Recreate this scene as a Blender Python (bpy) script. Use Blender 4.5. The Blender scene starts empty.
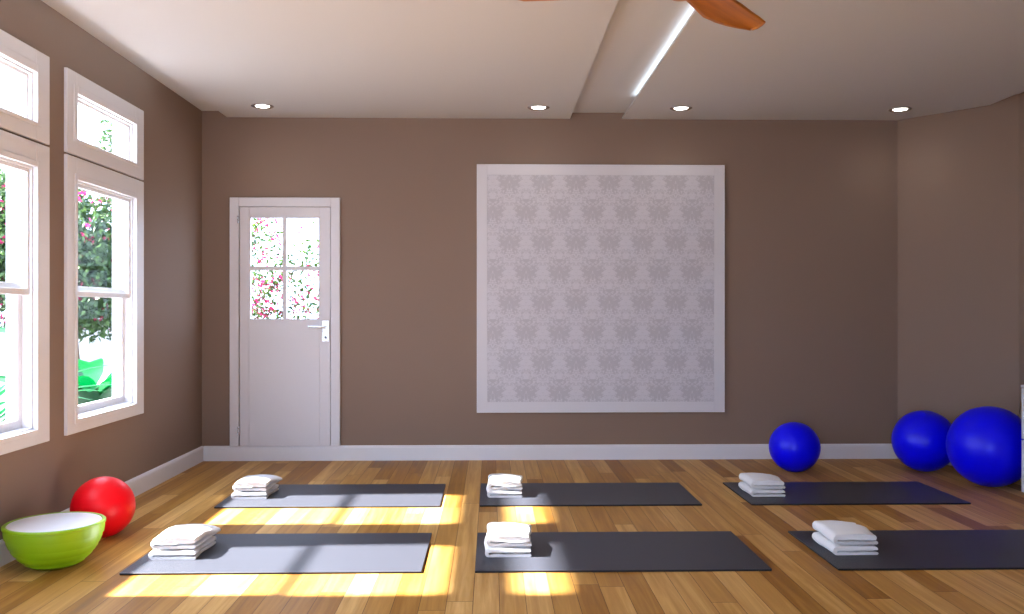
import bpy, bmesh, math, random
from mathutils import Vector, Matrix, noise
from mathutils.geometry import tessellate_polygon
random.seed(7)
C = bpy.context.scene.collection
S = bpy.context.scene
PI = math.pi

# ------------------------------------------------------------------ camera, sky, sun, exposure
cam = bpy.data.cameras.new('camera')
camo = bpy.data.objects.new('camera', cam); C.objects.link(camo)
camo.location = (0, 0, 1.4)
camo.rotation_euler = (PI/2, 0, -math.atan(20/900))
cam.sensor_width = 36; cam.lens = 36*900/1024
cam.shift_y = 3.5/1024
cam.clip_start = 0.05; cam.clip_end = 200
S.camera = camo
S.view_settings.view_transform = 'Standard'
S.view_settings.look = 'None'
S.view_settings.gamma = 1
S.view_settings.use_curve_mapping = False
S.view_settings.exposure = -0.05

w = bpy.data.worlds.new('sky'); S.world = w; w.use_nodes = True
bg = w.node_tree.nodes['Background']
bg.inputs[0].default_value = (0.60, 0.74, 1.0, 1); bg.inputs[1].default_value = 11.0

sl = bpy.data.lights.new('sun', 'SUN'); sl.energy = 68; sl.angle = math.radians(2.0); sl.color = (1, 0.97, 0.94)
so = bpy.data.objects.new('sun', sl); C.objects.link(so); so.location = (-12, 6, 12)
so.rotation_euler = Vector((1.0, 0.012, -0.89)).to_track_quat('-Z', 'Y').to_euler()

# ------------------------------------------------------------------ materials
def mat(name, col, rough=0.6, metal=0, spec=0.5, emit=None, es=0, bump=0, bscale=200, coat=0, sheen=0):
    m = bpy.data.materials.new(name); m.use_nodes = True
    nt = m.node_tree; b = nt.nodes['Principled BSDF']
    b.inputs['Base Color'].default_value = (*col, 1)
    b.inputs['Roughness'].default_value = rough
    b.inputs['Metallic'].default_value = metal
    b.inputs['Specular IOR Level'].default_value = spec
    if coat: b.inputs['Coat Weight'].default_value = coat
    if sheen: b.inputs['Sheen Weight'].default_value = sheen
    if emit:
        b.inputs['Emission Color'].default_value = (*emit, 1); b.inputs['Emission Strength'].default_value = es
    if bump:
        tc = nt.nodes.new('ShaderNodeTexCoord'); n = nt.nodes.new('ShaderNodeTexNoise')
        n.inputs['Scale'].default_value = bscale; n.inputs['Detail'].default_value = 4
        bp = nt.nodes.new('ShaderNodeBump'); bp.inputs['Strength'].default_value = bump; bp.inputs['Distance'].default_value = 0.004
        nt.links.new(tc.outputs['Object'], n.inputs['Vector']); nt.links.new(n.outputs['Fac'], bp.inputs['Height'])
        nt.links.new(bp.outputs['Normal'], b.inputs['Normal'])
    return m

class NT:
    def __init__(s, m): s.t = m.node_tree; s.b = s.t.nodes['Principled BSDF']
    def n(s, typ, **k):
        x = s.t.nodes.new(typ)
        for a, v in k.items(): setattr(x, a, v)
        return x
    def l(s, a, b): s.t.links.new(a, b)
    def m(s, op, a, b=None, c=None):
        x = s.n('ShaderNodeMath', operation=op)
        for i, v in enumerate((a, b, c)):
            if v is None: continue
            if isinstance(v, (int, float)): x.inputs[i].default_value = v
            else: s.l(v, x.inputs[i])
        return x.outputs[0]

M = {}
M['wall'] = mat('taupe_wall_paint', (0.25, 0.170, 0.126), 0.8, bump=0.05, bscale=90)
M['ceil'] = mat('white_ceiling_paint', (0.57, 0.56, 0.565), 0.85)
M['white'] = mat('white_gloss_paint', (0.76, 0.75, 0.78), 0.45)
M['door'] = mat('white_door_paint', (0.71, 0.69, 0.72), 0.5)
M['frame'] = mat('board_border', (0.68, 0.66, 0.69), 0.6)
M['chrome'] = mat('brushed_metal', (0.75, 0.75, 0.75), 0.25, metal=1)
M['darkmetal'] = mat('dark_metal', (0.08, 0.07, 0.07), 0.35, metal=0.8)
M['bulb'] = mat('lamp_glass', (1, 1, 1), 0.5, emit=(1, 0.97, 0.92), es=9)
M['led'] = mat('led_strip_glow', (1, 1, 1), 0.5, emit=(0.72, 0.88, 1.0), es=6.5)
M['led_bright'] = mat('led_strip_bright', (1, 1, 1), 0.5, emit=(0.72, 0.88, 1.0), es=22)
M['towel'] = mat('white_terry_cloth', (0.82, 0.82, 0.83), 0.95, bump=0.5, bscale=260, sheen=0.3)
M['blue'] = mat('blue_vinyl', (0.0, 0.0, 0.97), 0.33, spec=0.28, bump=0.03, bscale=40)
M['red'] = mat('red_vinyl', (0.93, 0.0, 0.008), 0.42, spec=0.3)
M['green'] = mat('lime_green_vinyl', (0.27, 0.50, 0.004), 0.4)
M['platform'] = mat('white_platform_plastic', (0.8, 0.8, 0.84), 0.35)
M['plug'] = mat('rubber_plug', (0.0, 0.0, 0.35), 0.5)
M['cabinet'] = mat('white_cabinet_lacquer', (0.7, 0.7, 0.74), 0.4)
M['mat'] = mat('charcoal_rubber_mat', (0.034, 0.036, 0.049), 0.5, bump=0.25, bscale=500)
M['matedge'] = mat('dark_mat_edge', (0.012, 0.01, 0.012), 0.7)
M['ground'] = mat('pale_paving', (0.20, 0.205, 0.21), 0.9, bump=0.3, bscale=20)
M['gwall'] = mat('garden_wall_render', (0.42, 0.42, 0.42), 0.9, bump=0.2, bscale=30)
M['ext'] = mat('exterior_white_render', (0.75, 0.75, 0.76), 0.8)
M['bark'] = mat('bark', (0.10, 0.065, 0.04), 0.9, bump=0.8, bscale=30)

def leafmat(name, a, b, rough=0.5, scale=9):
    m = mat(name, a, rough); q = NT(m)
    g = q.n('ShaderNodeNewGeometry')
    r = q.n('ShaderNodeValToRGB'); r.color_ramp.elements[0].color = (*a, 1); r.color_ramp.elements[1].color = (*b, 1)
    q.l(g.outputs['Random Per Island'], r.inputs[0]); q.l(r.outputs[0], q.b.inputs['Base Color'])
    tr = q.n('ShaderNodeBsdfTranslucent'); q.l(r.outputs[0], tr.inputs[0])
    mx = q.n('ShaderNodeMixShader'); mx.inputs[0].default_value = 0.4
    out = q.t.nodes['Material Output']
    q.l(q.b.outputs[0], mx.inputs[1]); q.l(tr.outputs[0], mx.inputs[2]); q.l(mx.outputs[0], out.inputs['Surface'])
    return m
M['leaf'] = leafmat('tree_leaves', (0.014, 0.036, 0.012), (0.08, 0.15, 0.042))
M['leaf2'] = leafmat('bougainvillea_leaves', (0.008, 0.04, 0.006), (0.09, 0.17, 0.015))
M['flower'] = leafmat('pink_blossom', (0.35, 0.004, 0.06), (0.55, 0.03, 0.16))
M['banana'] = leafmat('broad_leaf', (0.0, 0.06, 0.012), (0.0, 0.14, 0.025), 0.35)
M['agave'] = leafmat('narrow_leaf', (0.0, 0.06, 0.012), (0.004, 0.16, 0.03), 0.35)

def glass():
    m = bpy.data.materials.new('window_glass'); m.use_nodes = True; t = m.node_tree
    t.nodes.clear()
    o = t.nodes.new('ShaderNodeOutputMaterial'); tr = t.nodes.new('ShaderNodeBsdfTransparent')
    gl = t.nodes.new('ShaderNodeBsdfGlossy'); gl.inputs['Roughness'].default_value = 0.02
    mx = t.nodes.new('ShaderNodeMixShader'); mx.inputs[0].default_value = 0.008
    tr.inputs[0].default_value = (0.97, 0.98, 0.98, 1)
    t.links.new(tr.outputs[0], mx.inputs[1]); t.links.new(gl.outputs[0], mx.inputs[2]); t.links.new(mx.outputs[0], o.inputs[0])
    return m
M['glass'] = glass()

def floor_mat():
    m = mat('oak_plank_floor', (0.3, 0.15, 0.06), 0.42, spec=0.1); q = NT(m)
    g = q.n('ShaderNodeNewGeometry'); sp = q.n('ShaderNodeSeparateXYZ'); q.l(g.outputs['Position'], sp.inputs[0])
    X, Y = sp.outputs[0], sp.outputs[1]
    W, L = 0.127, 2.2
    u = q.m('DIVIDE', q.m('ADD', X, 20.03), W)
    iu = q.m('FLOOR', u); fu = q.m('FRACT', u)
    wn = q.n('ShaderNodeTexWhiteNoise', noise_dimensions='1D'); q.l(iu, wn.inputs['W'])
    v = q.m('ADD', q.m('DIVIDE', Y, L), q.m('MULTIPLY', wn.outputs['Value'], 7.31))
    iv = q.m('FLOOR', v); fv = q.m('FRACT', v)
    cb = q.n('ShaderNodeCombineXYZ'); q.l(iu, cb.inputs[0]); q.l(iv, cb.inputs[1])
    w2 = q.n('ShaderNodeTexWhiteNoise', noise_dimensions='2D'); q.l(cb.outputs[0], w2.inputs['Vector'])
    rnd = w2.outputs['Value']
    # long streaky grain, different on every plank
    gc = q.n('ShaderNodeCombineXYZ')
    q.l(q.m('MULTIPLY', X, 26.0), gc.inputs[0]); q.l(q.m('MULTIPLY', Y, 1.1), gc.inputs[1]); q.l(q.m('MULTIPLY', rnd, 40.0), gc.inputs[2])
    n1 = q.n('ShaderNodeTexNoise'); n1.inputs['Scale'].default_value = 1.0; n1.inputs['Detail'].default_value = 5; n1.inputs['Roughness'].default_value = 0.6
    n1.inputs['Distortion'].default_value = 0.6
    q.l(gc.outputs[0], n1.inputs['Vector'])
    fac = q.m('ADD', q.m('MULTIPLY', rnd, 0.50), q.m('MULTIPLY', n1.outputs['Fac'], 0.74))
    r = q.n('ShaderNodeValToRGB'); e = r.color_ramp.elements
    e[0].position = 0.12; e[0].color = (0.15, 0.058, 0.013, 1)
    e[1].position = 1.0; e[1].color = (0.74, 0.46, 0.175, 1)
    x = e.new(0.42); x.color = (0.33, 0.148, 0.028, 1)
    x = e.new(0.7); x.color = (0.50, 0.265, 0.070, 1)
    q.l(fac, r.inputs[0])
    # seams
    du = q.m('MINIMUM', fu, q.m('SUBTRACT', 1.0, fu)); dv = q.m('MINIMUM', fv, q.m('SUBTRACT', 1.0, fv))
    su = q.m('LESS_THAN', q.m('MULTIPLY', du, W), 0.0016); sv = q.m('LESS_THAN', q.m('MULTIPLY', dv, L), 0.0022)
    seam = q.m('MAXIMUM', su, sv)
    mx = q.n('ShaderNodeMixRGB'); mx.inputs[2].default_value = (0.07, 0.03, 0.012, 1)
    q.l(q.m('MULTIPLY', seam, 0.8), mx.inputs[0]); q.l(r.outputs[0], mx.inputs[1]); q.l(mx.outputs[0], q.b.inputs['Base Color'])
    q.l(q.m('ADD', 0.34, q.m('MULTIPLY', n1.outputs['Fac'], 0.18)), q.b.inputs['Roughness'])
    bp = q.n('ShaderNodeBump'); bp.inputs['Strength'].default_value = 0.12; bp.inputs['Distance'].default_value = 0.002
    q.l(q.m('SUBTRACT', n1.outputs['Fac'], seam), bp.inputs['Height']); q.l(bp.outputs[0], q.b.inputs['Normal'])
    return m
M['floor'] = floor_mat()

def fan_wood():
    m = mat('fan_blade_wood', (0.3, 0.1, 0.01), 0.4); q = NT(m)
    tc = q.n('ShaderNodeTexCoord'); mp = q.n('ShaderNodeMapping'); mp.inputs['Scale'].default_value = (2, 30, 30)
    n = q.n('ShaderNodeTexNoise'); n.inputs['Scale'].default_value = 1; n.inputs['Detail'].default_value = 4
    q.l(tc.outputs['Object'], mp.inputs[0]); q.l(mp.outputs[0], n.inputs['Vector'])
    r = q.n('ShaderNodeValToRGB'); r.color_ramp.elements[0].color = (0.30, 0.085, 0.003, 1); r.color_ramp.elements[1].color = (0.50, 0.17, 0.006, 1)
    r.color_ramp.elements[0].position = 0.3; r.color_ramp.elements[1].position = 0.7
    q.l(n.outputs['Fac'], r.inputs[0]); q.l(r.outputs[0], q.b.inputs['Base Color'])
    return m
M['fan'] = fan_wood()

def damask():
    m = mat('damask_board', (0.6, 0.56, 0.57), 0.55); q = NT(m)
    tc = q.n('ShaderNodeTexCoord'); sp = q.n('ShaderNodeSeparateXYZ'); q.l(tc.outputs['Object'], sp.inputs[0])
    X, Z = sp.outputs[0], sp.outputs[2]
    def lattice(off):                     # one of two interleaved grids of medallions
        u = q.m('ADD', q.m('DIVIDE', X, 0.312), 19.75+off)
        v = q.m('ADD', q.m('DIVIDE', Z, 0.562), 20.215+off)
        a = q.m('ABSOLUTE', q.m('SUBTRACT', q.m('FRACT', u), 0.5))
        b = q.m('MULTIPLY', q.m('SUBTRACT', q.m('FRACT', v), 0.5), 2.0)
        cb = q.n('ShaderNodeCombineXYZ'); q.l(q.m('MULTIPLY', a, 1.1), cb.inputs[0]); q.l(b, cb.inputs[1])
        mp = q.n('ShaderNodeMapping'); mp.inputs['Location'].default_value = (0, 0, 3.3); q.l(cb.outputs[0], mp.inputs[0])
        n = q.n('ShaderNodeTexNoise'); n.inputs['Scale'].default_value = 10; n.inputs['Detail'].default_value = 2.5; n.inputs['Distortion'].default_value = 1.0
        q.l(mp.outputs[0], n.inputs['Vector'])
        ang = q.m('ARCTAN2', b, a)
        rad = q.m('SQRT', q.m('ADD', q.m('MULTIPLY', a, a), q.m('MULTIPLY', q.m('MULTIPLY', b, b), 0.62)))
        lob = q.m('MULTIPLY', q.m('COSINE', q.m('MULTIPLY', ang, 12.0)), 0.03)
        env = q.m('SUBTRACT', q.m('ADD', 0.45, lob), rad)
        return q.m('ADD', q.m('MULTIPLY', env, 4.0), q.m('MULTIPLY', q.m('SUBTRACT', n.outputs['Fac'], 0.51), 7.0))
    val = q.m('MAXIMUM', lattice(0.0), lattice(0.5))
    r = q.n('ShaderNodeValToRGB'); e = r.color_ramp.elements
    e[0].position = 0.0; e[0].color = (0.63, 0.605, 0.645, 1)
    e[1].position = 0.8; e[1].color = (0.50, 0.475, 0.51, 1)
    q.l(val, r.inputs[0]); q.l(r.outputs[0], q.b.inputs['Base Color'])
    return m
M['damask'] = damask()

# ------------------------------------------------------------------ mesh helpers
class MB:
    def __init__(s): s.v = []; s.f = []
    def add(s, vs, fs):
        o = len(s.v); s.v += [tuple(x) for x in vs]; s.f += [tuple(i+o for i in f) for f in fs]; return s
    def box(s, x0, x1, y0, y1, z0, z1):
        return s.add([(x0,y0,z0),(x1,y0,z0),(x1,y1,z0),(x0,y1,z0),(x0,y0,z1),(x1,y0,z1),(x1,y1,z1),(x0,y1,z1)],
            [(0,3,2,1),(4,5,6,7),(0,1,5,4),(1,2,6,5),(2,3,7,6),(3,0,4,7)])
    def prism(s, pts, z0, z1):       # pts counter-clockwise
        n = len(pts)
        return s.add([(x,y,z0) for x,y in pts]+[(x,y,z1) for x,y in pts],
            [tuple(reversed(range(n))), tuple(range(n,2*n))]+[(i,(i+1)%n,n+(i+1)%n,n+i) for i in range(n)])
    def lathe(s, prof, seg=48, c=(0,0,0)):
        vs = []; fs = []; idx = []
        for r, z in prof:
            if r < 1e-6: idx.append([len(vs)]); vs.append((c[0],c[1],c[2]+z))
            else:
                idx.append(list(range(len(vs), len(vs)+seg)))
                vs += [(c[0]+r*math.cos(2*PI*k/seg), c[1]+r*math.sin(2*PI*k/seg), c[2]+z) for k in range(seg)]
        for A, B in zip(idx, idx[1:]):
            for k in range(seg):
                a0, a1 = A[k%len(A)], A[(k+1)%seg%len(A)]; b0, b1 = B[k%len(B)], B[(k+1)%seg%len(B)]
                f = []
                for i in (a0, a1, b1, b0):
                    if i not in f: f.append(i)
                if len(f) > 2: fs.append(tuple(f))
        return s.add(vs, fs)
    def tube(s, pts, radii, seg=8):
        pts = [Vector(p) for p in pts]; vs = []; fs = []
        for i, p in enumerate(pts):
            d = (pts[min(i+1,len(pts)-1)]-pts[max(i-1,0)]).normalized()
            a = d.orthogonal().normalized(); b = d.cross(a)
            r = radii[i] if hasattr(radii,'__len__') else radii
            vs += [p+r*(math.cos(2*PI*k/seg)*a+math.sin(2*PI*k/seg)*b) for k in range(seg)]
        for i in range(len(pts)-1):
            for k in range(seg): fs.append((i*seg+k, i*seg+(k+1)%seg, (i+1)*seg+(k+1)%seg, (i+1)*seg+k))
        fs.append(tuple(reversed(range(seg)))); fs.append(tuple(range((len(pts)-1)*seg, len(pts)*seg)))
        return s.add(vs, fs)
    def build(s, name, m, parent=None, smooth=False, bevel=0, bseg=2, fix=True, loc=None):
        me = bpy.data.meshes.new(name); me.from_pydata(s.v, [], s.f); me.materials.append(m)
        if fix:
            bm = bmesh.new(); bm.from_mesh(me); bmesh.ops.recalc_face_normals(bm, faces=bm.faces)
            if bevel:
                ed = [e for e in bm.edges if len(e.link_faces) == 2 and e.calc_face_angle(0) > 0.6]
                bmesh.ops.bevel(bm, geom=ed, offset=bevel, segments=bseg, affect='EDGES', profile=0.5, clamp_overlap=True)
            if smooth:
                for e in bm.edges:
                    if len(e.link_faces) == 2 and e.calc_face_angle(0) > .55: e.smooth = False
            bm.to_mesh(me); bm.free()
        if smooth:
            for p in me.polygons: p.use_smooth = True
        o = bpy.data.objects.new(name, me); C.objects.link(o)
        if parent: o.parent = parent
        if loc: o.location = loc
        return o

def tag(o, label=None, cat=None, group=None, kind=None):
    if label: o['label'] = label
    if cat: o['category'] = cat
    if group: o['group'] = group
    if kind: o['kind'] = kind
    return o
def thing(name, label, cat, loc=(0,0,0), rz=0, group=None):
    o = bpy.data.objects.new(name, None); C.objects.link(o); o.location = loc; o.rotation_euler = (0,0,rz)
    return tag(o, label, cat, group)
def structure(name, loc=(0,0,0)):
    o = bpy.data.objects.new(name, None); C.objects.link(o); o.location = loc; o['kind'] = 'structure'; return o
def copy_tree(o, parent=None):
    c = o.copy(); C.objects.link(c)
    if parent: c.parent = parent
    for ch in o.children: copy_tree(ch, c)
    return c

# ------------------------------------------------------------------ room shell
XL, YB, YF = -2.70, 8.44, -1.6
ZC, ZP = 3.258, 3.20            # upper ceiling, underside of the dropped panels
XR = 4.52; CX, CY = 3.84, 7.62   # the angled wall runs (3.84, 8.44) -> (4.52, 7.62)
T = 0.12
poly = [(XL,YF),(XR,YF),(XR,CY),(CX,YB),(XL,YB)]
tag(MB().prism([(XL-T,YF-T),(XR+T,YF-T),(XR+T,YB+T),(XL-T,YB+T)], -0.1, 0).build('floor', M['floor']), kind='structure')
tag(MB().prism([(XL-T,YF-T),(XR+T,YF-T),(XR+T,YB+T),(XL-T,YB+T)], ZC, ZC+0.15).build('ceiling', M['ceil']), kind='structure')

# left wall with two window bays, plus two unseen ones added for daylight
PITCH, WW = 1.475, 0.96
bays = [5.87 - PITCH*k for k in range(0, 4)]            # near edge of each clear opening
LO = (0.70, 2.245); UP = (2.505, 2.80)
m = MB()
ys = [YF-T]
for b in sorted(bays): ys += [b, b+WW]
ys.append(YB+T)
for i in range(0, len(ys), 2): m.box(XL-T, XL, ys[i], ys[i+1], 0, ZC)
for b in bays:
    m.box(XL-T, XL, b, b+WW, 0, LO[0]); m.box(XL-T, XL, b, b+WW, LO[1]+.145, UP[0]); m.box(XL-T, XL, b, b+WW, UP[1]+.145, ZC); m.box(XL-.03, XL, b, b+WW, LO[1], LO[1]+.145); m.box(XL-.03, XL, b, b+WW, UP[1], UP[1]+.145)
tag(m.build('wall_left', M['wall'], fix=False), kind='structure')
# back wall with the door's glazed opening
DX0, DX1, DZ0, DZ1 = -2.30, -1.55, 1.25, 2.33
m = MB(); m.box(XL, DX0, YB, YB+T, 0, ZC).box(DX1, CX, YB, YB+T, 0, ZC).box(DX0, DX1, YB, YB+T, 0, DZ0).box(DX0, DX1, YB, YB+T, DZ1, ZC)
tag(m.build('wall_back', M['wall'], fix=False), kind='structure')
tag(MB().prism([(XR,YF-T),(XR+T,YF-T),(XR+T,YB+T),(CX,YB+T),(CX,YB),(XR,CY)], 0, ZC).build('wall_right', M['wall']), kind='structure')
m = MB(); GA = ((-2.4, .2),); xs = [XL]  # unseen opening added behind the camera to let sky light in
for a in GA: xs += list(a)
xs.append(XR)
for i in range(0, len(xs), 2): m.box(xs[i], xs[i+1], YF-T, YF, 0, ZC)
for a in GA: m.box(*a, YF-T, YF, 2.3, ZC)
tag(m.build('wall_front', M['wall'], fix=False), kind='structure')

# dropped ceiling panels with a cove light hidden on top of the lip
def build_panel(name, x0, pts):
    """slab whose lit edge at x0 is a thin ledge with a small lip; the LED strip lies behind the lip"""
    y0, y1 = pts[0][1], YB
    m = MB().prism(pts, ZP, ZC)
    m.box(x0, x0+.04, y0, y1, ZP, ZP+.004).box(x0, x0+.004, y0, y1, ZP+.004, ZP+.016)
    return tag(m.build(name, M['ceil'], fix=False), kind='structure')
PL0, PL1, PR0 = -2.468, 0.733, 1.222
build_panel('trim_1', PL0, [(PL0+.04,YF+.3),(PL1,YF+.3),(PL1,YB),(PL0+.04,YB)])
build_panel('trim_2', PR0, [(PR0+.04,YF+.3),(4.36,YF+.3),(4.36,7.79),(3.862,YB-.04),(CX-.01,YB),(PR0+.04,YB)])
for nm, x0, y1 in (('trim_3', PL0, 7.25), ('trim_4', PR0, 7.75)):
    tag(MB().box(x0+.006, x0+.030, 0.5, y1, ZP+.0042, ZP+.009).build(nm, M['led_bright' if nm == 'trim_3' else 'led']), kind='structure')

# baseboards (they pass in front of the door as in the photograph)
def baseboard(name, p, q, nx, ny):
    prof = [(0,0),(0.020,0),(0.020,0.118),(0.014,0.134),(0.006,0.14),(0,0.14)]
    vs = []; k = len(prof)
    for (x, y) in (p, q):
        for d, z in prof: vs.append((x+nx*d, y+ny*d, z))
    fs = [(i,(i+1)%k,k+(i+1)%k,k+i) for i in range(k)]+[tuple(range(k)), tuple(reversed(range(k,2*k)))]
    return tag(MB().add(vs, fs).build(name, M['white']), kind='structure')
baseboard('baseboard_left', (XL,YF), (XL,YB), 1, 0)
baseboard('baseboard_back', (XL+.02,YB), (CX,YB), 0, -1)
d = Vector((XR-CX, CY-YB)).normalized()
baseboard('baseboard_angle', (CX,YB), (XR,CY), d.y, -d.x)
baseboard('baseboard_right', (XR,CY), (XR,YF), -1, 0)

# ------------------------------------------------------------------ windows
def ring(m, y0, y1, z0, z1, wl, wr, wb, wt, x0, x1):      # rectangular frame in the Y-Z plane
    m.box(x0, x1, y0, y0+wl, z0, z1); m.box(x0, x1, y1-wr, y1, z0, z1)
    m.box(x0, x1, y0+wl, y1-wr, z0, z0+wb); m.box(x0, x1, y0+wl, y1-wr, z1-wt, z1)
    return m
def window(name, y0):
    w = structure(name, (XL, y0, 0))
    y1 = WW; a, b = 0.145, 0.17        # casing widths
    m = MB(); E = 0.012
    ring(m, -a+E, y1+b-E, LO[0]-.09, 2.388, a-E, b-E, .09, 2.388-LO[1], 0, .022)
    ring(m, -.035, y1+.035, LO[0]-.03, LO[1]+.035, .035, .035, .03, .035, .022, .030)
    m.build('window_frame', M['white'], w, bevel=.003)
    m = MB()
    ring(m, -a+E, y1+b-E, 2.402, 2.935, a-E, b-E, UP[0]-2.402, 2.935-UP[1], 0, .022)
    ring(m, -.05, y1+.05, UP[0]-.02, UP[1]+.05, .05, .05, .02, .05, .022, .030)
    m.build('transom_frame', M['white'], w, bevel=.003)
    # white lining of the thick wall
    m = MB(); e = .002
    for z0, z1 in (LO, UP):
        ring(m, 0, y1, z0, z1, .012, .012, .012, .012, -.03, .0)
        m.box(-T-.03, -.03, 0, .012, z0, z1+.14).box(-T-.03, -.03, y1-.012, y1, z0, z1+.14).box(-T-.03, -.03, .012, y1-.012, z0, z0+.012)
    m.build('jamb_lining', M['white'], w)
    # lower sash sits further out than the upper one
    def sash(nm, z0, z1, x0, x1, sl, sr, sb, st):
        s = ring(MB(), .012, y1-.012, z0, z1, sl, sr, sb, st, x0, x1).build(nm, M['white'], w, bevel=.002)
        MB().box((x0+x1)/2-.002, (x0+x1)/2+.002, .012+sl-.004, y1-.012-sr+.004, z0+sb-.004, z1-st+.004).build('pane', M['glass'], s)
    sash('upper_sash', 1.492, LO[1]-.012, -.052, -.015, .022, .022, .035, .022)
    sash('lower_sash', LO[0]+.012, 1.562, -.098, -.058, .038, .045, .05, .036)
    sash('transom_sash', UP[0]+.012, UP[1]-.012, -.06, -.02, .02, .02, .012, .02)
    MB().box(-T-.05, -T, -.05, y1+.05, LO[0]-.05, LO[0]).build('outer_sill', M['ext'], w, bevel=.004)
    return w
for i, b in enumerate(bays): window('window_%d' % (i+1), b)  # the last two windows are unseen, added to light the room

# ------------------------------------------------------------------ door
dr = structure('door_1', (0, YB, 0))
def ringz(m, x0, x1, z0, z1, wl, wr, wb, wt, y0, y1):
    m.box(x0, x0+wl, y0, y1, z0, z1); m.box(x1-wr, x1, y0, y1, z0, z1)
    if wb: m.box(x0+wl, x1-wr, y0, y1, z0, z0+wb)
    m.box(x0+wl, x1-wr, y0, y1, z1-wt, z1); return m
m = ringz(MB(), -2.435, -1.415, .14, 2.45, .085, .085, 0, .085, -.035, 0)
m.build('door_frame', M['door'], dr, bevel=.004)
GX0, GX1, GZ0, GZ1 = -2.255, -1.601, 1.311, 2.272
lf = ringz(MB(), -2.342, -1.504, .14, 2.361, -2.342+2.342+(GX0+2.342), -1.504-GX1, GZ0-.14, 2.361-GZ1, -.030, .010)
lf = lf.build('door_leaf', M['door'], dr, bevel=.003)
m = ringz(MB(), GX0, GX1, GZ0, GZ1, .012, .012, .012, .012, -.026, .006)
m.box((GX0+GX1)/2-.018, (GX0+GX1)/2+.018, -.030, .008, GZ0+.012, GZ1-.012)
zc = 1.792
m.box(GX0+.012, (GX0+GX1)/2-.018, -.030, .008, zc-.018, zc+.018).box((GX0+GX1)/2+.018, GX1-.012, -.030, .008, zc-.018, zc+.018)
mu = m.build('glazing_bar', M['door'], lf)
MB().box(GX0+.006, GX1-.006, -.012, -.008, GZ0+.006, GZ1-.006).build('pane', M['glass'], lf)
m = MB().box(DX0, DX1, .0105, T+.02, DZ0, DZ0+.01)
m.box(DX0, DX0+.01, .0105, T+.02, DZ0+.01, DZ1-.01).box(DX1-.01, DX1, .0105, T+.02, DZ0+.01, DZ1-.01).box(DX0, DX1, .0105, T+.02, DZ1-.01, DZ1)
m.build('reveal', M['white'], dr)
for z in (2.245, .285):
    MB().tube([(-2.352, -.042, z-.035), (-2.352, -.042, z+.035)], .009, 10).build('hinge', M['chrome'], dr, smooth=False)
hx, hz = -1.545, 1.215
h = MB().box(hx-.034, hx+.034, -.043, -.030, 1.11, 1.31).build('door_handle', M['chrome'], dr, bevel=.004)
h['label'] = 'brushed metal lever handle on a rectangular plate'
m = MB().tube([(hx, -.043, 1.245), (hx, -.085, 1.245)], .014, 14).tube([(hx+.01, -.088, 1.245), (hx-.03, -.09, 1.245), (hx-.10, -.088, 1.247), (hx-.155, -.08, 1.25)], [.012,.011,.010,.008], 12)
m.build('lever', M['chrome'], h, smooth=True)
MB().tube([(hx, -.046, 1.15), (hx, -.0425, 1.15)], .012, 14).build('keyhole', M['darkmetal'], h)

# ------------------------------------------------------------------ downlights
LAMP = 45
def downlight(x, label, y=7.965, LAMP=5):
    t = thing('ceiling_downlight', label, 'downlight', (x, y, ZP), group='recessed ceiling downlights')
    MB().lathe([(.098,0),(.098,-.004),(.090,-.008),(.076,-.008),(.066,-.002),(.060,-.0005),(.060,0)], 40).build('trim_ring', M['chrome'], t, smooth=True)
    MB().lathe([(0,-.012),(.035,-.011),(.058,-.006),(.062,-.0008),(.0,-.0008)], 32).build('lamp', M['bulb'], t, smooth=True)
    L = bpy.data.lights.new('downlight_beam', 'SPOT'); L.energy = LAMP; L.spot_size = math.radians(150); L.spot_blend = 1.0; L.shadow_soft_size = .06; L.color = (1, .95, .9)
    lo = bpy.data.objects.new('beam', L); C.objects.link(lo); lo.parent = t; lo.location = (0, 0, -.05)
    return t
downlight(-2.02, 'round recessed downlight in the ceiling above the white door, leftmost of the four')
downlight(.412, 'round recessed downlight just left of the lit ceiling slot, above the patterned board')
downlight(1.68, 'round recessed downlight just right of the lit ceiling slot, above the patterned board')
downlight(3.648, 'round recessed downlight near the right corner of the room, rightmost of the four')

for yy in (4.3, 1.0):  # unseen downlights added as fill light, beside the real row of four
    for xx in (-1.6, .40, 1.68, 3.6):
        downlight(xx, 'unseen round downlight added in the ceiling to brighten the room', yy, 5)

# ------------------------------------------------------------------ patterned board
b = thing('wall_panel', 'large square white panel with pale grey damask pattern hung on the taupe back wall', 'wall panel', (1.021, YB, 1.606))
hw = 1.157
m = ringz(MB(), -hw, hw, -hw+.003, hw-.003, .092, .092, .092, .092, -.032, 0); m.build('border', M['frame'], b, bevel=.003)
MB().box(-hw+.092, hw-.092, -.030, -.002, -hw+.095, hw-.095).build('patterned_sheet', M['damask'], b)
ringz(MB(), -hw-.006, hw+.006, -hw-.003, hw+.003, .006, .006, .006, .006, -.036, 0).build('edge_trim', M['white'], b)

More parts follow.
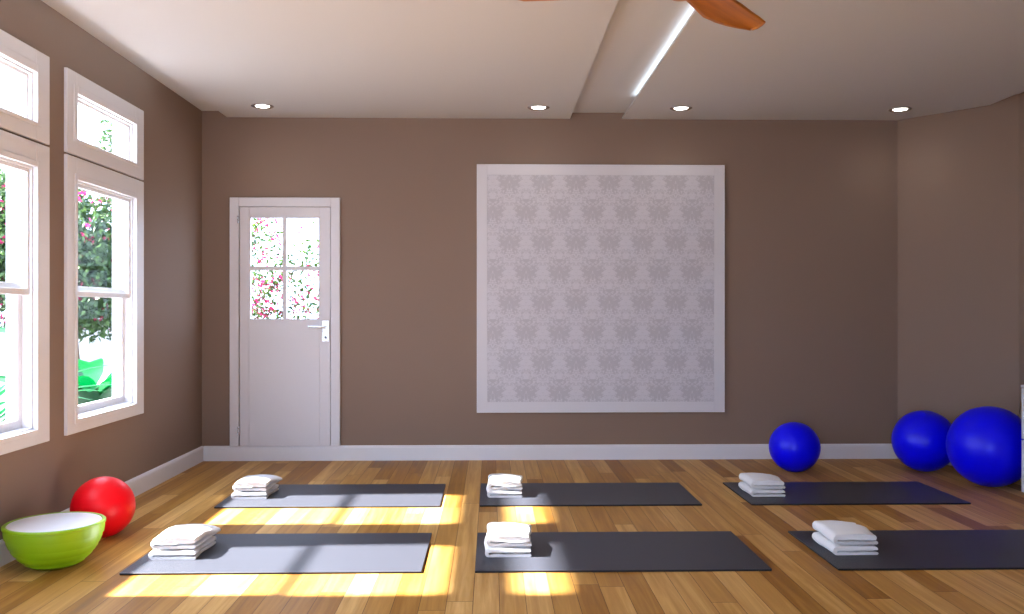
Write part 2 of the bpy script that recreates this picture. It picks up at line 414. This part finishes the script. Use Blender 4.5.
# ------------------------------------------------------------------ ceiling fan
f = thing('ceiling_fan', 'ceiling fan with orange-brown leaf-shaped wooden blades below the lit slot', 'ceiling fan', (.845, 4.0, ZC), 0)
FZ = 2.85-ZC
MB().lathe([(0,0),(.07,0),(.07,-.02),(.055,-.055),(.02,-.07),(0,-.07)], 32).build('canopy', M['fan'], f, smooth=True)
MB().tube([(0,0,-.06),(0,0,FZ+.13)], .013, 16).build('downrod', M['chrome'], f, smooth=True)
MB().lathe([(0,FZ+.14),(.03,FZ+.14),(.075,FZ+.11),(.10,FZ+.06),(.10,FZ+.01),(.085,FZ-.03),(.045,FZ-.055),(0,FZ-.06)], 40).build('motor_housing', M['fan'], f, smooth=True)
bl = [(.08,-.04),(.16,-.07),(.213,-.079),(.32,-.10),(.423,-.118),(.53,-.108),(.615,-.086),(.69,-.055),(.75,-.023),(.742,.02),(.71,.06),(.677,.09),(.59,.097),(.5,.10),(.38,.108),(.254,.11),(.15,.09),(.08,.05)]
bl = [(a*1.065, b) for a, b in bl]
def blade(ang):
    me = bpy.data.meshes.new('blade'); bm = bmesh.new()
    # rows across the blade: camber and tapering thickness
    lo = [p for p in bl if p[1] < 0]; hi = [p for p in bl if p[1] > 0][::-1]
    xa, xb = lo[0][0], max(p[0] for p in lo)-.001
    def at(L, t):
        x = xa+(xb-xa)*(1-(1-t)**1.6)
        for p, q in zip(L, L[1:]):
            if p[0] <= x <= q[0]: return (x, p[1]+(q[1]-p[1])*(x-p[0])/max(1e-6, q[0]-p[0]))
        return (x, L[-1][1]-(x-L[-1][0])*5 if L is hi else L[-1][1])
    N, K = 36, 10; top = []; bot = []
    for i in range(N+1):
        a = at(lo, i/N); c = at(hi, i/N); r1 = []; r2 = []
        for j in range(K+1):
            s = j/K; x = a[0]*(1-s)+c[0]*s; y = a[1]*(1-s)+c[1]*s
            z = 0.018*math.sin(PI*s)+.0*(s-.5)
            th = .003+.007*math.sin(PI*s)
            # local x along blade, perpendicular clockwise is -y
            r1.append(bm.verts.new((x, -y, z+th))); r2.append(bm.verts.new((x, -y, z-th)))
        top.append(r1); bot.append(r2)
    for i in range(N):
        for j in range(K):
            bm.faces.new((top[i][j], top[i+1][j], top[i+1][j+1], top[i][j+1]))
            bm.faces.new((bot[i][j], bot[i][j+1], bot[i+1][j+1], bot[i+1][j]))
        for j in (0, K): bm.faces.new((top[i][j], bot[i][j], bot[i+1][j], top[i+1][j]))
    for i in (0, N):
        for j in range(K): bm.faces.new((top[i][j], bot[i][j], bot[i][j+1], top[i][j+1]))
    bmesh.ops.recalc_face_normals(bm, faces=bm.faces); bm.to_mesh(me); bm.free(); me.materials.append(M['fan'])
    for p in me.polygons: p.use_smooth = True
    o = bpy.data.objects.new('blade', me); C.objects.link(o); o.parent = f; o.location = (0, 0, FZ); o.rotation_euler = (0, 0, math.radians(ang))
for a in (50.2, 170.2, 290.2): blade(a)

# ------------------------------------------------------------------ exercise mats
def yoga_mat(x0, label, y0=4.80, y1=5.632, x1=None):
    x1 = x1 or x0+1.595
    t = thing('yoga_mat', label, 'exercise mat', ((x0+x1)/2, (y0+y1)/2, 0), group='grey exercise mats on the floor')
    w, d = (x1-x0)/2, (y1-y0)/2
    MB().box(-w+.001, w-.001, -d+.001, d-.001, 0, .008).build('underside', M['matedge'], t, bevel=.002, bseg=1)
    MB().box(-w, w, -d, d, .008, .012).build('top_surface', M['mat'], t, bevel=.0015, bseg=1)
    return t
YN = (4.80, 5.632); YR = (6.42, 7.235)
yoga_mat(-1.97, 'grey exercise mat on the floor nearest the green half ball, front row left, in sunlight')
yoga_mat(-.091, 'charcoal exercise mat on the floor in the middle of the front row')
yoga_mat(1.863, 'charcoal exercise mat in the front row, cut off by the right edge of the photo')
yoga_mat(-1.965, 'grey exercise mat in the sun in front of the white door, back row left', 6.405, 7.22)
yoga_mat(-.088, 'charcoal exercise mat in the middle of the back row, below the patterned panel', *YR)
yoga_mat(1.863, 'dark exercise mat in the back row in front of the three blue balls', *YR)

# ------------------------------------------------------------------ folded towels: a thick sheet folded once, bend on the left
def towel_mesh(seed, w=.265, d=.34, t1=.028, t2=.018, gap=.009, over=0.0, drop=0.0, puff=.012, hump=.004):
    """U-shaped profile in X-Z swept along Y; the open ends lie on the right."""
    NY = 30; bm = bmesh.new(); rnd = random.Random(seed)
    ph = rnd.random()*6
    def profile(s):                                   # s 0 at the front edge, 1 at the back
        H = t1+t2+gap
        bulge = puff*math.sin(PI*min(1, s*1.1))
        xr_top = w/2 + over*max(0, s-.25)*1.3 + .006*math.sin(s*9+ph)
        xr_bot = w/2 + .002 + over*.6*max(0, s-.3) + .005*math.sin(s*7+ph*2)
        xl = -w/2 + .004*math.sin(s*6+ph)
        pts = []
        def P(x, z): pts.append((x, z))
        n = 12
        top = H+bulge
        # outer bottom, right to left
        for i in range(n+1): P(xr_bot+(xl+H/2-xr_bot)*i/n, 0)
        for i in range(1, 10):                        # outer bend
            a = -PI/2-PI*i/10
            P(xl+H/2+H/2*math.cos(a)*1.0, top/2+top/2*math.sin(a))
        for i in range(n+1):                          # outer top, left to right, sagging to the right
            k = i/n
            P(xl+H/2+(xr_top-xl-H/2)*k, top+hump*math.sin(k*PI)**.8*(.35+.65*math.sin(PI*min(1, .15+s*.8)))-drop*max(0, s-.2)*k**3 - .004*k**4)
        # end of the top layer (rounded)
        zt = top-drop*max(0, s-.2)-.004
        P(xr_top+.007, zt-t1*.3); P(xr_top+.007, zt-t1*.7)
        zi = t2+gap+bulge*.55
        for i in range(n+1):                          # inner side of the top layer, right to left
            k = 1-i/n
            P(xl+.034+(xr_top-xl-.034)*k, zi - drop*max(0, s-.2)*k**3 + .002*math.sin(k*14+ph))
        P(xl+.027, (zi+t2)/2+.007); P(xl+.020, (zi+t2)/2); P(xl+.027, (zi+t2)/2-.007)
        for i in range(n+1):
            k = i/n
            P(xl+.034+(xr_bot-xl-.034)*k, t2+.001*math.sin(k*11+ph))
        P(xr_bot+.006, t2*.7); P(xr_bot+.006, t2*.3)
        return pts
    rows = []
    for j in range(NY+1):
        s = j/NY; pr = profile(s)
        y = -d/2+d*s
        # rounded rim: pull the profile towards its mid-line near both ends
        row = []
        for x, z in pr:
            nz = noise.noise((x*14+seed*5, y*14, z*16))*.004
            row.append(bm.verts.new((x+nz*.6, y+.006*math.sin(x*20+ph)*(.3 if 0 < j < NY else 1)+noise.noise((x*9, z*22, seed))*.004, max(0.0, z+(nz if z > .004 else 0)))))
        rows.append(row)
    n = len(rows[0])
    for j in range(NY):
        for i in range(n): bm.faces.new((rows[j][i], rows[j][(i+1)%n], rows[j+1][(i+1)%n], rows[j+1][i]))
    caps = []
    for rw in (rows[0], rows[-1]):                    # flat ends that keep the gap of the fold open
        tri = tessellate_polygon([[Vector((v.co.x, v.co.z, 0)) for v in rw]])
        caps += [bm.faces.new([rw[i] for i in t]) for t in tri]
        bm.edges.ensure_lookup_table()
        for i in range(n):
            e_ = bm.edges.get((rw[i], rw[(i+1)%n]))
            if e_: e_.smooth = False
    bmesh.ops.recalc_face_normals(bm, faces=bm.faces)
    me = bpy.data.meshes.new('folded_towel'); bm.to_mesh(me); bm.free(); me.materials.append(M['towel'])
    for p in me.polygons: p.use_smooth = True
    return me
def towel(me, x, y, z, rz, label):
    o = bpy.data.objects.new('folded_towel', me); C.objects.link(o); o.location = (x, y, z); o.rotation_euler = (0, 0, rz)
    return tag(o, label, 'towel', 'folded white towels on the exercise mats')
lowA = towel_mesh(1, w=.250, t1=.024, t2=.016, over=.012, drop=0.0, puff=.003, hump=.002)
topA = towel_mesh(2, w=.240, t1=.028, t2=.018, over=.03, drop=.02, puff=.012, hump=.014)
topB = towel_mesh(5, w=.240, t1=.028, t2=.018, over=.022, drop=.014, puff=.010, hump=.010)
spots = [(-1.785, 5.225, 'front-left mat in the sun', -.02), (.083, 5.235, 'middle mat of the front row', 0), (2.055, 5.235, 'front mat cut off by the right edge', 0),
         (-1.794, 6.84, 'back-left mat before the door', -.02), (.086, 6.845, 'middle mat of the back row', .0), (2.05, 6.84, 'back-right mat near the blue balls', 0)]
for k, (x, y, where, rz) in enumerate(spots):
    towel(lowA, x, y, .0122, rz, 'lower folded white towel on the '+where)
    towel(topA if k % 3 == 0 else topB, x+.006, y+.002, .0705, rz+.01, 'upper folded white towel on the '+where)

# ------------------------------------------------------------------ balls
def ball(name, label, x, y, r, m, seed=0, group=None):
    t = thing(name, label, 'exercise ball', (x, y, 0), group=group)
    prof = []
    N = 64
    for i in range(N+1):
        a = -PI/2+PI*i/N
        z = r+r*math.sin(a); z = max(z, r*.012)
        rr = r*math.cos(a)
        if abs(math.sin(a)) < .93: rr += r*.0022*math.sin(a*46)
        prof.append((max(rr, 0) if 0 < i < N else 0, z-r*.012))
    MB().lathe(prof, 96).build('shell', m, t, smooth=True)
    p = MB().lathe([(0,.002),(r*.03,.002),(r*.035,-.001),(r*.035,-.004),(0,-.004)], 16).build('valve_plug', M['plug'], t)
    p.location = (r*math.cos(.5), r*math.sin(.5)*.6, r); p.location = Vector((0,0,r*.988))+Vector((.45,.85,.25)).normalized()*(r+.001)
    p.rotation_euler = Vector((.45,.85,.25)).to_track_quat('Z','Y').to_euler()
    return t
ball('exercise_ball', 'glossy red exercise ball against the left wall behind the green half ball', -2.408, 5.63, .186, M['red'])
ball('exercise_ball', 'smallest of the three blue exercise balls, standing alone by the back wall baseboard', 2.63, 7.77, .216, M['blue'], group='blue exercise balls')
ball('exercise_ball', 'medium blue exercise ball in the right corner, behind and left of the largest', 3.775, 7.78, .265, M['blue'], group='blue exercise balls')
ball('exercise_ball', 'largest blue exercise ball, nearest the white cabinet at the right', 3.975, 7.10, .319, M['blue'], group='blue exercise balls')

# ------------------------------------------------------------------ half ball balance trainer, dome down
t = thing('balance_trainer', 'lime green half ball balance trainer lying dome down with white flat top up', 'balance trainer', (-2.406, 5.01, 0))
R = .258
prof = [(0,0),(.095,.0),(.118,.004),(.150,.020),(.158,.036),(.166,.037),(.189,.058),(.195,.076),(.203,.077),(.218,.098),(.221,.119),(.229,.120),(.239,.146),(.240,.169),(.248,.170),(.252,.196),(.252,.219),(R,.222),(R,.233),(R-.004,.237),(R-.018,.237),(R-.020,.234),(R-.021,.226),(0,.226)]
MB().lathe(prof, 96).build('dome', M['green'], t, smooth=True, bevel=0)
MB().lathe([(0,.2265),(R-.022,.2265),(R-.0205,.232),(R-.024,.236),(R-.034,.238),(0,.239)], 80).build('platform', M['platform'], t, smooth=True)['label'] = 'white flat platform'

# ------------------------------------------------------------------ white cabinet at the right edge
t = thing('storage_cabinet', 'white low cabinet with framed fronts against the right wall, at the photo edge', 'cabinet', (3.99, 6.70, 0))
cw, cd, chh = .50, 1.1, .84
MB().box(.02, cw, -cd, 0, .03, chh-.02).build('body', M['cabinet'], t, bevel=.003)
MB().box(-.005, cw, -cd-.01, .0, chh-.02, chh).build('top', M['cabinet'], t, bevel=.004)
MB().box(.04, cw, -cd+.02, -.02, 0, .03).build('plinth', M['cabinet'], t)
for z0, z1, nm in ((.035, .425, 'door'), (.435, .815, 'drawer')):
    for y0, y1 in ((-.548, -.004), (-cd+.004, -.552)):
        dd = ring(MB(), y0, y1, z0, z1, .03, .03, .03, .03, 0, .0195).box(.006, .0195, y0+.03, y1-.03, z0+.03, z1-.03).build(nm, M['cabinet'], t)
        MB().tube([(-.02, (y0+y1)/2-.06, z1-.09), (-.02, (y0+y1)/2+.06, z1-.09)], .006, 8).tube([(-.02,(y0+y1)/2-.05,z1-.09),(.007,(y0+y1)/2-.05,z1-.09)], .004, 8).tube([(-.02,(y0+y1)/2+.05,z1-.09),(.007,(y0+y1)/2+.05,z1-.09)], .004, 8).build('handle', M['chrome'], dd)

# ------------------------------------------------------------------ the garden outside
GZ = -.12
tag(MB().prism([(-40,-15),(XL-T-.001,-15),(XL-T-.001,YB+T+.001),(12,YB+T+.001),(12,45),(-40,45)], GZ-.1, GZ).build('ground', M['ground']), kind='structure')
tag(MB().box(-14, 3, 13.4, 13.6, GZ, 1.14).box(-14, 3, 13.37, 13.63, 1.14, 1.18).build('garden_wall', M['gwall']), kind='structure')

def leaf_quad(m, p, d, up, L, W):
    d = d.normalized(); s = d.cross(up)
    if s.length < 1e-3: s = d.orthogonal()
    s.normalize(); n = s.cross(d)
    m.add([p, p+d*L*.35+s*W*.5+n*L*.03, p+d*L, p+d*L*.35-s*W*.5+n*L*.03], [(0,1,2),(0,2,3)])
def rv(r): return Vector((r.gauss(0,1), r.gauss(0,1), r.gauss(0,1))).normalized()
def tree(name, label, loc, lobes, nleaf, nflow, lsize, fsize, trunk, lm, seed, flow_z=None, cat='tree', group=None):
    r = random.Random(seed); t = thing(name, label, cat, (*loc, GZ), group=group)
    m = MB(); o = Vector(loc+(GZ,))
    base = Vector((0,0,0)); fork = Vector(trunk)
    m.tube([base, base.lerp(fork, .5)+Vector((.04,.03,0)), fork], [.06,.05,.04], 8)
    tips = []
    for c, rad in lobes:
        c = Vector(c)-o
        mid = fork.lerp(c, .5)+rv(r)*.08
        tk = .45 if cat == 'shrub' else 1
        m.tube([fork, mid, c], [.032*tk,.02*tk,.010*tk], 6)
        for k in range(7):
            q = c+Vector((rad[0]*.75*r.uniform(-1,1), rad[1]*.75*r.uniform(-1,1), rad[2]*.75*r.uniform(-1,1)))
            m.tube([mid.lerp(c, r.uniform(.3,1)), mid.lerp(q,.6), q], [.010*tk,.007*tk,.003*tk], 5)
            tips.append(q)
    m.build('trunk', M['bark'], t, smooth=True)
    lv = MB(); fl = MB(); tot = sum(a[0]*a[1]*a[2] for _, a in lobes)
    for c, rad in lobes:
        c = Vector(c)-o; k = int(nleaf*rad[0]*rad[1]*rad[2]/tot)
        for _ in range(k):
            u = rv(r)*(r.random()**.45); p = c+Vector((u.x*rad[0], u.y*rad[1], u.z*rad[2]))
            leaf_quad(lv, p, rv(r)+Vector((0,0,-.4)), rv(r), lsize*r.uniform(.7,1.3), lsize*.6)
        for _ in range(int(nflow*rad[0]*rad[1]*rad[2]/tot)):
            u = rv(r)*(r.random()**.3); p = c+Vector((u.x*rad[0], u.y*rad[1], u.z*rad[2]))
            for _k in range(5):
                leaf_quad(fl, p+rv(r)*fsize*.8, rv(r), rv(r), fsize*r.uniform(.7,1.2), fsize*.9)
    lv.build('foliage', M[lm], t, fix=False)
    if nflow: fl.build('blossom', M['flower'], t, fix=False)['label'] = 'pink blossoms'
    return t
# flowering tree seen through both left windows
tree('flowering_tree', 'dense green tree with pink blossoms beyond the left windows', (-5.6, 12.2),
     [((-5.2,11.9,2.0),(.85,.7,1.0)), ((-6.1,11.9,2.2),(.9,.7,1.1)), ((-5.3,11.7,1.55),(.8,.6,.42)), ((-6.9,12.2,2.4),(.8,.7,1.0)), ((-4.85,11.8,3.5),(.22,.3,.55))],
     30000, 330, .08, .055, (.1,-.2,1.1), 'leaf', 11)
# bougainvillea behind the glazed door
tree('bougainvillea', 'sparse bougainvillea with magenta flowers and green leaves seen through the door glass', (-3.5, 11.0),
     [((-2.95,10.8,1.6),(.42,.4,.45)), ((-2.85,10.8,2.3),(.38,.35,.35)), ((-2.55,10.8,1.75),(.32,.3,.4)), ((-2.15,10.8,1.45),(.3,.3,.22)), ((-2.2,10.8,2.0),(.16,.2,.5)), ((-2.7,10.8,1.2),(.5,.3,.3))],
     1700, 200, .062, .045, (.05,-.1,1.0), 'leaf2', 21, cat='shrub')

def broad_leaf(m, p, ang, elev, L, W, droop):
    """one long leaf with a raised midrib, arching over"""
    N = 10; c, s = math.cos(ang), math.sin(ang); pts = []; x = z = 0.0; e = elev
    rows = []
    for i in range(N+1):
        k = i/N; w_ = W*math.sin(PI*min(1, k*.94+.05))**.7*.5
        P = Vector((p[0]+c*x, p[1]+s*x, p[2]+z)); side = Vector((-s, c, 0))
        fold = .35*w_
        rows.append([P-side*w_+Vector((0,0,fold)), P, P+side*w_+Vector((0,0,fold))])
        x += L/N*math.cos(e); z += L/N*math.sin(e); e -= droop/N
    vs = [v for r_ in rows for v in r_]; fs = []
    for i in range(N):
        for j in range(2): a = i*3+j; fs.append((a, a+1, a+4, a+3))
    m.add(vs, fs)
def leafy_plant(name, label, loc, n, L, W, e0, e1, droop, lm, seed, stems=True, group=None):
    r = random.Random(seed); t = thing(name, label, 'plant', (*loc, GZ), group=group)
    m = MB(); st = MB()
    for k in range(n):
        a = 2*PI*k/n+r.uniform(-.4,.4); e = r.uniform(e0, e1); l = L*r.uniform(.75,1.15)
        h = r.uniform(.0, .35)*L
        b = (.03*math.cos(a), .03*math.sin(a), h)
        broad_leaf(m, b, a, e, l, W*r.uniform(.8,1.1), droop*r.uniform(.7,1.2))
    st.tube([(0,0,0),(0,0,.38*L)], [.045,.02], 8)
    st.build('stem', M['agave'], t, smooth=True)
    m.build('foliage', M[lm], t, smooth=True, fix=False)
    return t
leafy_plant('banana_plant', 'bright green broad-leaved plant in front of the white garden wall, seen through the right window', (-4.35, 9.8), 15, 1.3, .38, .8, 1.45, 1.3, 'banana', 31)
leafy_plant('fan_palm', 'green plant with long narrow arching leaves seen through the leftmost window', (-4.45, 7.65), 40, 1.35, .07, .6, 1.5, 1.2, 'agave', 33)
